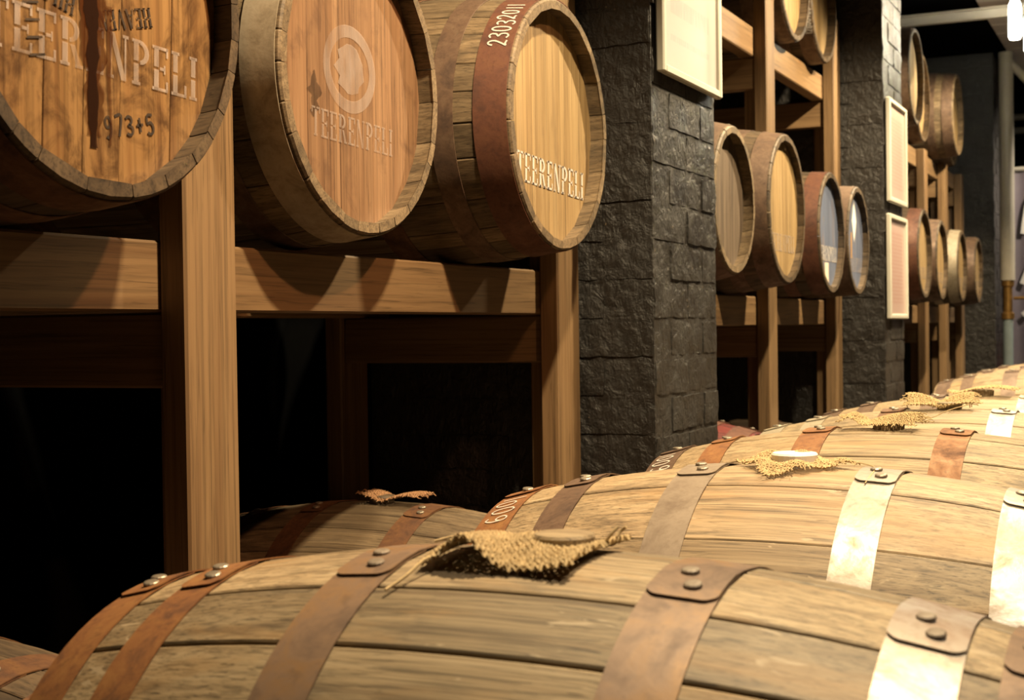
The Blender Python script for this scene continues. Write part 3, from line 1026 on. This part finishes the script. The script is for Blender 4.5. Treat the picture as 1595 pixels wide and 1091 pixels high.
# date on the red hoop of b3: written upwards along the hoop, tops away from the head
b3.hoop_text('23032011', .412, rad(151), -1, .038, .0037, up=-1, parent=b3.hoops[0], seed=5, aspect=.42, gap=.1)
b3.hoop_text('3', .43, rad(113), -1, .026, .004, up=-1, parent=b3.hoops[0], seed=6, aspect=.6)
u2.hoop_text('#C4', .424, rad(188), -1, .034, .006, up=-1, parent=u2.hoops[0], seed=7)
u2.hoop_text('12800483', .426, rad(219), -1, .028, .005, up=-1, parent=u2.hoops[0], seed=8, aspect=.42, gap=.1)
# b2: oval emblem and blurred lettering, drip stain
b2.head_ring(.0, .025, .088, .078, .022, 'stencil_ghost')
b2.head_blob([(.045 * math.cos(a * .35) * (1 + .2 * math.sin(3 * a)), .045 * math.sin(a * .35)) for a in range(18)], .0, .025, 'stencil_ghost', 'emblem')
b2.head_text('TEERENPELI', .05, .01, -.085, 'stencil_ghost', rot=rad(-2), xscale=.8)
b2.head_blob([((.016 + .007 * math.sin(5 * a) + .004 * math.sin(11 * a + 1)) * math.cos(a), (.034 + .008 * math.sin(3 * a + 2) + .004 * math.sin(9 * a)) * math.sin(a))
              for a in [2 * PI * k / 48 for k in range(48)]], -.115, -.035, 'stain_soft', 'drip_stain')
# b1: stencil, stamps, seep streaks
b1.head_text('TEERENPELI', .060, .02, -.080, 'stencil_faint', rot=rad(-2), xscale=.95)
b1.head_text('HEAVEN', .026, .068, -.030, 'ink', rot=rad(193), xscale=.9, name='stamped_lettering')
b1.head_text('HILL', .026, -.055, -.026, 'ink', rot=rad(166), xscale=.9, name='stamped_lettering')
b1.head_hand('973+5', .026, .004, .072, -.168, 'ink', rot=rad(10))
b1.head_hand('1111', .026, .003, -.098, -.075, 'ink', rot=rad(100))
sR = random.Random(9)
def streak(w, n, h0, h1, wob):
    L_, R_ = [], []
    for i in range(n + 1):
        t = i / n
        z = h0 + (h1 - h0) * t
        ww = w * (1 - .65 * t) * (1 + .5 * noise.noise((z * 40, w * 90, 0)) + .25 * noise.noise((z * 130, w * 90, 3)))
        c = wob * 2 * noise.noise((z * 25, w * 50, 7))
        L_.append((c - ww / 2, z)); R_.append((c + ww / 2, z))
    return L_ + R_[::-1]
b1.head_blob(streak(.075, 70, .22, -.19, .0025), .006, 0, 'seep_red', 'seep_stain', lift=.0015)
b1.head_blob(streak(.036, 80, .22, -.205, .0015), .003, 0, 'seep', 'seep_stain', lift=.0018)
b1.head_blob(streak(.012, 40, -.02, -.2, .002), .034, 0, 'seep_red', 'seep_stain', lift=.0017)

# ------------------------------------------------------------------ barrels lying in the aisle row
GF = 'barrels lying in a row before the racks'
ROW_T = .43
stand = thing('barrel_stand', 'low timber stand carrying the row of barrels in the aisle', 'stand', (-.5, .8, 0))
def stand_frame(st, ya, yb, legs):
    for x in (-.80, -.22):
        timber('rail', (x - .05, ya, .27), (x + .05, yb, .37), st)
        for yy in legs:
            timber('leg', (x - .05, yy - .05, 0), (x + .05, yy + .05, .2695), st)
    for yy in legs:
        timber('cross_beam', (-.7495, yy - .05, .15), (-.2705, yy + .05, .25), st)
def chocks(st, bar):
    p = bar.root.location
    for x in (-.80, -.22):
        off = max(abs(x - .03 - p.x), abs(x + .03 - p.x))
        r = min(bar.r(x - .03 - p.x), bar.r(x + .03 - p.x))
        rm = max(bar.r(x - .03 - p.x), bar.r(x + .03 - p.x))
        box('wedge', (x - .03, p.y - .04, .3705), (x + .03, p.y + .04, p.z + bar.zc - rm - .003), MT['pine_x'], st, bev=.002, off=st.location)
stand_frame(stand, .70, 4.75, (.8, 2.35, 3.9, 4.6))
def row_barrel(label, cx, cy, zc, **kw):
    return Barrel(label, (cx, cy, zc), GF, both=True, seg=16, **kw)
TOP = 1.043
LAPF = 1.72
f1 = row_barrel('rusty hooped oak barrel in the row, topped with the largest arched burlap patch', -.541, 1.24, TOP - .343, rb=.335, rh=.275, half=.475, seed=51, staves=22, gap=.0026,
    hoops=[(.446, .05, 'rust_mix', 1.75), (.362, .062, 'galv_rust', 1.74), (.160, .064, 'rust_mix', 1.74), (-.156, .06, 'rust_mix', 1.74), (-.352, .05, 'rust_orange', 1.74), (-.444, .05, 'rust_orange', 1.70)])
f2 = row_barrel('oak barrel in the row with white bung and pale galvanised hoops', -.491, 2.01, TOP - .326, seed=52, staves=22, gap=.0014, half=.45,
    hoops=[(.42, .055, 'galv', 1.75), (.318, .052, 'galv', 1.72), (.127, .055, 'galv', 1.70), (-.127, .058, 'rust_grey', 1.68), (-.313, .05, 'rust_brown', 1.66), (-.418, .058, 'rust_orange', 1.60)])
f3 = row_barrel('oak barrel in the row with burlap roll and orange rusty hoops', -.484, 2.72, TOP - .322, seed=53, staves=20, gap=.0014,
    hoops=[(.42, .055, 'rust', 1.65), (.318, .052, 'rust_orange', 1.65), (.127, .055, 'rust_orange', 1.62), (-.127, .055, 'rust_orange', 1.62), (-.313, .05, 'rust_orange', 1.6), (-.418, .058, 'rust_brown', 1.58)])
f4 = row_barrel('oak barrel in the row with crumpled burlap, just beyond the orange hooped barrel', -.48, 3.50, TOP - .33, seed=54, staves=22,
    hoops=[(.42, .055, 'galv', 1.65), (.318, .052, 'galv', 1.65), (.127, .055, 'galv', 1.62), (-.127, .055, 'rust', 1.62), (-.313, .05, 'galv_dull', 1.6), (-.418, .058, 'galv_dull', 1.58)])
f5 = row_barrel('oak barrel at the far end of the stand, beside the gap in the row', -.48, 4.17, TOP - .33, seed=55, staves=22,
    hoops=[(.42, .055, 'galv', 1.65), (.318, .052, 'galv', 1.65), (.127, .055, 'galv_dull', 1.62), (-.127, .055, 'rust_brown', 1.62), (-.313, .05, 'rust_brown', 1.6), (-.418, .058, 'rust_brown', 1.58)])
f2.hoop_text('1009', -.418, rad(101), 1, .036, .0026, up=1, parent=f2.hoops[5], seed=2, aspect=.52, gap=.16)
f2.hoop_text('2', -.418, rad(124), 1, .036, .0026, up=1, parent=f2.hoops[5], seed=3)
f3.hoop_text('1009', -.418, rad(100), 1, .036, .0030, up=1, parent=f3.hoops[5], seed=4, aspect=.52, gap=.16)
stand2 = thing('barrel_stand', 'low timber stand under the second group of barrels down the aisle', 'stand', (-.5, 6.3, 0))
stand_frame(stand2, 5.95, 8.35, (6.1, 7.2, 8.2))
far_lab = ['oak barrel opening the second group down the aisle, pale hoop', 'middle oak barrel of the second group down the aisle', 'last oak barrel of the second group down the aisle']
for i, yy in enumerate((6.42, 7.10, 7.78)):
    fb = row_barrel(far_lab[i], -.48, yy, TOP - .33, seed=60 + i, staves=22,
               hoops=std_hoops('rust_brown', mats=['galv', 'galv', 'galv', 'rust_brown', 'rust_brown', 'rust_brown'], lap=1.65))
    chocks(stand2, fb)
for fb in (f1, f2, f3, f4, f5):
    chocks(stand, fb)

# bungs and burlap
f1.bung(MT['stave'], .030, .007, lift=.012, x=.015)
f2.bung(MT['bung_white'], .033, .007, lift=.012, x=.0)
f3.bung(MT['stave'], .03, .008, lift=.008)
f4.bung(MT['stave'], .03, .008, lift=.008)
f5.bung(MT['stave'], .03, .008, lift=.008)
low[1].bung(MT['stave_dark'], .03, .01, lift=.006)

def h_f1(u, v):
    front = max(0.0, min(1.0, (-v + .12) / .62))
    arch = .024 * math.exp(-((u + .20) / .17) ** 2) * front ** 1.3
    corner = .012 * math.exp(-((u + .45) / .14) ** 2) * max(0, v + .2)
    flat = .008 * math.exp(-((u - .02) ** 2 + v * v) / .06)
    lip = .006 * math.exp(-((u - .5) / .1) ** 2)
    return .003 + arch + corner + flat + lip + .0022 * math.sin(9 * u + 5 * v)
burlap('burlap_patch', 'arched burlap patch with frayed edges under a wooden bung on rusty hooped barrel', f1, (.150, .145), .0040, h_f1, 1,
       yaw=rad(-2), offs=(-.022, -.005), rad_=.0019, group='burlap patches on the barrels', fray=.005,
       tails=[(-.42, -.5, [(-.004, -.01, .010), (-.012, -.03, .004), (-.022, -.05, .002)]), (-.5, .1, [(-.012, 0, .008), (-.03, -.01, .004)]), (.48, .3, [(.006, .006, .018), (.012, .004, .022)]),
              (.5, .1, [(.008, .0, .018), (.013, .003, .024)])])
def h_f2(u, v):
    return .004 + .010 * math.exp(-((u - .02) ** 2 + v * v) / .04) + .022 * max(0, v) ** 1.2 * math.exp(-(u / .3) ** 2) + .006 * math.sin(11 * u) * math.cos(8 * v)
burlap('burlap_patch', 'small pointed burlap patch pinned under the white bung', f2, (.125, .115), .0036, h_f2, 2, yaw=rad(38), offs=(0, 0), rad_=.0010,
       group='burlap patches on the barrels', fray=.012, tails=[(.5, -.25, [(.03, -.02, .006), (.05, -.03, .003), (.052, -.07, .002), (.05, -.105, .001)]), (.5, .3, [(.03, .0, .006), (.05, -.01, .004)])])
def h_f3(u, v):
    return .006 + .022 * abs(math.sin(2.2 * u + .6)) * math.exp(-(v / .4) ** 2) + .014 * math.exp(-((u + .4) / .12) ** 2)
burlap('burlap_patch', 'rolled burlap strip with frayed end on orange hooped barrel', f3, (.135, .075), .0036, h_f3, 3, yaw=rad(-8), offs=(-.01, 0), rad_=.0010,
       group='burlap patches on the barrels', fray=.02, tails=[(.5, .0, [(.02, 0, .02), (.05, .02, .035), (.085, .05, .05)])])
def h_f4(u, v):
    return .006 + .026 * abs(math.sin(3.4 * u)) * math.exp(-(v / .45) ** 2) + .008 * math.sin(7 * v)
burlap('burlap_patch', 'crumpled burlap knot on the barrel beyond the orange hooped one', f4, (.15, .09), .0042, h_f4, 4, yaw=rad(12), offs=(-.02, 0), rad_=.0012,
       group='burlap patches on the barrels', fray=.02)
burlap('burlap_patch', 'flat darker burlap patch on the barrel at the stand end', f5, (.16, .09), .0048, lambda u, v: .006 + .018 * abs(math.sin(2.4 * u + 1)), 5, yaw=rad(-4), rad_=.0013,
       group='burlap patches on the barrels', fray=.02)
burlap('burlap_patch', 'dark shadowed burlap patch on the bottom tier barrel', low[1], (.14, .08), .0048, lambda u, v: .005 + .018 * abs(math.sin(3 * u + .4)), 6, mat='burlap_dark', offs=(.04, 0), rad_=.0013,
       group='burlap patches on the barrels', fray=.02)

# ------------------------------------------------------------------ framed sheets
def framed(label, ya, yb, za, zb, pmat, bar=.022, x=-1.156, rails=False):
    root = thing('framed_notice', label, 'framed notice', (x, (ya + yb) / 2, za), 'framed sheets on the pillars')
    o = root.location
    box('sheet', (x + .004, ya + bar * .5, za + bar * .5), (x + .010, yb - bar * .5, zb - bar * .5), pmat, root, bev=.0005, off=o)
    box('frame_bar', (x, ya, za), (x + .022, ya + bar, zb), MT['frame'], root, bev=.004, off=o)
    box('frame_bar', (x, yb - bar, za), (x + .022, yb, zb), MT['frame'], root, bev=.004, off=o)
    box('frame_bar', (x + .0005, ya + bar, za), (x + .0215, yb - bar, za + bar), MT['frame'], root, bev=.004, off=o)
    box('frame_bar', (x + .0005, ya + bar, zb - bar), (x + .0215, yb - bar, zb), MT['frame'], root, bev=.004, off=o)
    return root
framed('large pale framed sheet on the pillar beside the dated hoop barrel', 3.35, 3.855, 1.885, 2.60, MT['poster_white'])
framed('upper pink framed sheet on the pillar with two sheets', 6.485, 6.94, 1.80, 2.27, MT['poster_pink'])
framed('lower pink framed sheet on the pillar with two sheets', 6.47, 6.93, 1.27, 1.745, MT['poster_pink'])

# ------------------------------------------------------------------ far end: pipe, beam, banner, lamp
p = thing('drain_pipe', 'pale vertical drain pipe with brass valve beside the farthest pillar', 'pipe', (-1.068, 10.82, 0))
V, F = tube_data([(0, 0, 1.55), (0, 0, H - .02)], .052, 20)
mesh_obj('pipe_sleeve', V, F, MT['pipe'], p, sharp=40)
V, F = tube_data([(0, 0, 0), (0, 0, 1.28)], .036, 16)
mesh_obj('lower_pipe', V, F, MT['pipe_blue'], p)
V, F = tube_data([(0, 0, 1.27), (0, 0, 1.31), (0, 0, 1.32), (0, 0, 1.50), (0, 0, 1.51), (0, 0, 1.56)], [.045, .045, .032, .032, .045, .045], 16)
mesh_obj('valve', V, F, MT['brass'], p)
V, F = tube_data([(0.04, 0, 1.42), (.12, -.01, 1.42)], .012, 10)
mesh_obj('valve_handle', V, F, MT['brass'], p)
V, F = tube_data([(0.03, 0, H - .10), (.10, 0, H - .18), (.55, 0.1, H - .72)], .03, 12)
mesh_obj('branch_pipe', V, F, MT['pipe'], p)

bm = thing('ceiling_beam', 'pale steel beam hung under the ceiling across the rack', 'beam', (-1.3, 9.0, H - .12))
box('web', (-1.75, 8.97, H - .130), (-.76, 8.98, H - .085), MT['pipe'], bm, bev=.001, off=bm.location)
box('flange', (-1.75, 8.95, H - .138), (-.76, 9.00, H - .130), MT['pipe'], bm, bev=.001, off=bm.location)
box('flange', (-1.75, 8.93, H - .085), (-.76, 9.02, H - .078), MT['pipe'], bm, bev=.001, off=bm.location)

for hx_ in (-1.7, -.82):
    box('hanger', (hx_ - .01, 8.96, H - .0785), (hx_ + .01, 8.99, H - .0175), MT['pipe'], bm, bev=.001, off=bm.location)

bn = thing('fabric_banner', 'tall grey violet banner with white script by the end wall', 'banner', (-.6, 12.0, 0))
V, F = [], []
for i in range(25):
    x = -.55 + i * .9 / 24
    for k, yy in enumerate((.004 + .012 * math.sin(i * 1.1), -.004 + .012 * math.sin(i * 1.1))):
        V += [(x, yy, .08), (x, yy, 2.46)]
for i in range(24):
    a = i * 4
    F += [(a, a + 4, a + 5, a + 1), (a + 2, a + 3, a + 7, a + 6)]
MT['banner'] = plain('grey_violet_fabric', (0.20, 0.165, 0.19), 0.5, 0, .2, 3)
mesh_obj('cloth', V, F, MT['banner'], bn, smooth=True)
V, F = lathe_data([(.02, -.46), (.02, .46)], 12)
for zz, nm in ((2.47, 'top_rail'), (.06, 'base_rail')):
    mesh_obj(nm, [(v[2] - .1, v[0], v[1] + zz) for v in V], F, MT['pipe'], bn)
MT['white_print'] = plain('white_print', (.8, .76, .72), .5, 0, .03)
MT['red_print'] = plain('red_print', (.30, .06, .035), .5, 0, .4, 6)
sc = [[(-.46, 1.95), (-.42, 2.2), (-.36, 2.28), (-.30, 2.2), (-.34, 2.05), (-.42, 2.0), (-.3, 1.9), (-.2, 1.95), (-.16, 2.15), (-.1, 2.2), (-.06, 2.0)],
      [(-.47, 1.55), (-.40, 1.72), (-.33, 1.78), (-.28, 1.68), (-.36, 1.55), (-.26, 1.45), (-.14, 1.55), (-.05, 1.72)],
      [(-.47, 1.30), (-.38, 1.36), (-.30, 1.33), (-.2, 1.38), (-.08, 1.34)]]
V, F = ribbon([smooth_line(q, 5) for q in sc], .045, lambda u, v: Vector((u, -.022, v)))
mesh_obj('script_lettering', V, F, MT['white_print'], bn)
V = [(-.50, -.021, .62), (-.44, -.021, .95), (-.34, -.021, 1.10), (-.2, -.021, 1.12), (-.1, -.021, .9), (-.12, -.021, .5), (-.3, -.021, .35)]
mesh_obj('red_picture', V, [tuple(range(len(V)))], MT['red_print'], bn)
wb = thing('wall_pipe', 'two grey pipes running high along the end wall', 'pipe', (0, Y1 - .06, 2.9))
for zz in (2.95, 3.07):
    V, F = tube_data([(-2.0, 0, zz - 2.9), (2.2, 0, zz - 2.9)], .03, 10)
    mesh_obj('pipe_run', V, F, MT['pipe'], wb)

MT['lamp_glass'] = plain('lit_glass', (1.0, .93, .78), .2, 0, .02, emit=22.0)
MT['lamp_green'] = plain('lit_green_glass', (.75, .85, .12), .2, 0, .02, emit=8.0)
lamp = thing('bottle_chandelier', 'glowing chandelier of hanging glass bottles under the ceiling', 'chandelier', (-.63, 8.3, H - .02))
V, F = lathe_data([(.22, -.03), (.22, 0)], 24)
mesh_obj('ceiling_plate', V, F, MT['frame'], lamp)
bp = [(.023, .018), (.030, 0), (.034, -.02), (.034, -.17), (.028, -.185)]
V, F = lathe_data([(.011, .10), (.012, .05), (.030, .01), (.034, -.02), (.034, -.17), (.026, -.185)], 14)
bme = bpy.data.meshes.new('bottle'); bme.from_pydata(V, [], F); bme.materials.append(MT['lamp_glass'])
gme = bme.copy(); gme.materials.clear(); gme.materials.append(MT['lamp_green'])
V, F = tube_data([(0, 0, 0), (0, 0, 1)], .003, 6)
cme = bpy.data.meshes.new('cord'); cme.from_pydata(V, [], F); cme.materials.append(MT['frame'])
LR = random.Random(3)
for i, (dx, dy, dz) in enumerate(((-.14, .0, -.20), (-.06, .1, -.13), (-.05, -.1, -.30), (.03, 0, -.22), (.10, .08, -.36), (.12, -.08, -.16), (.02, .15, -.40), (.16, .02, -.28))):
    o = link('bottle', gme if i in (4,) else bme, lamp, (dx, dy, dz))
    c = link('cord', cme, lamp, (dx, dy, dz + .09)); c.scale = (1, 1, -dz - .115)
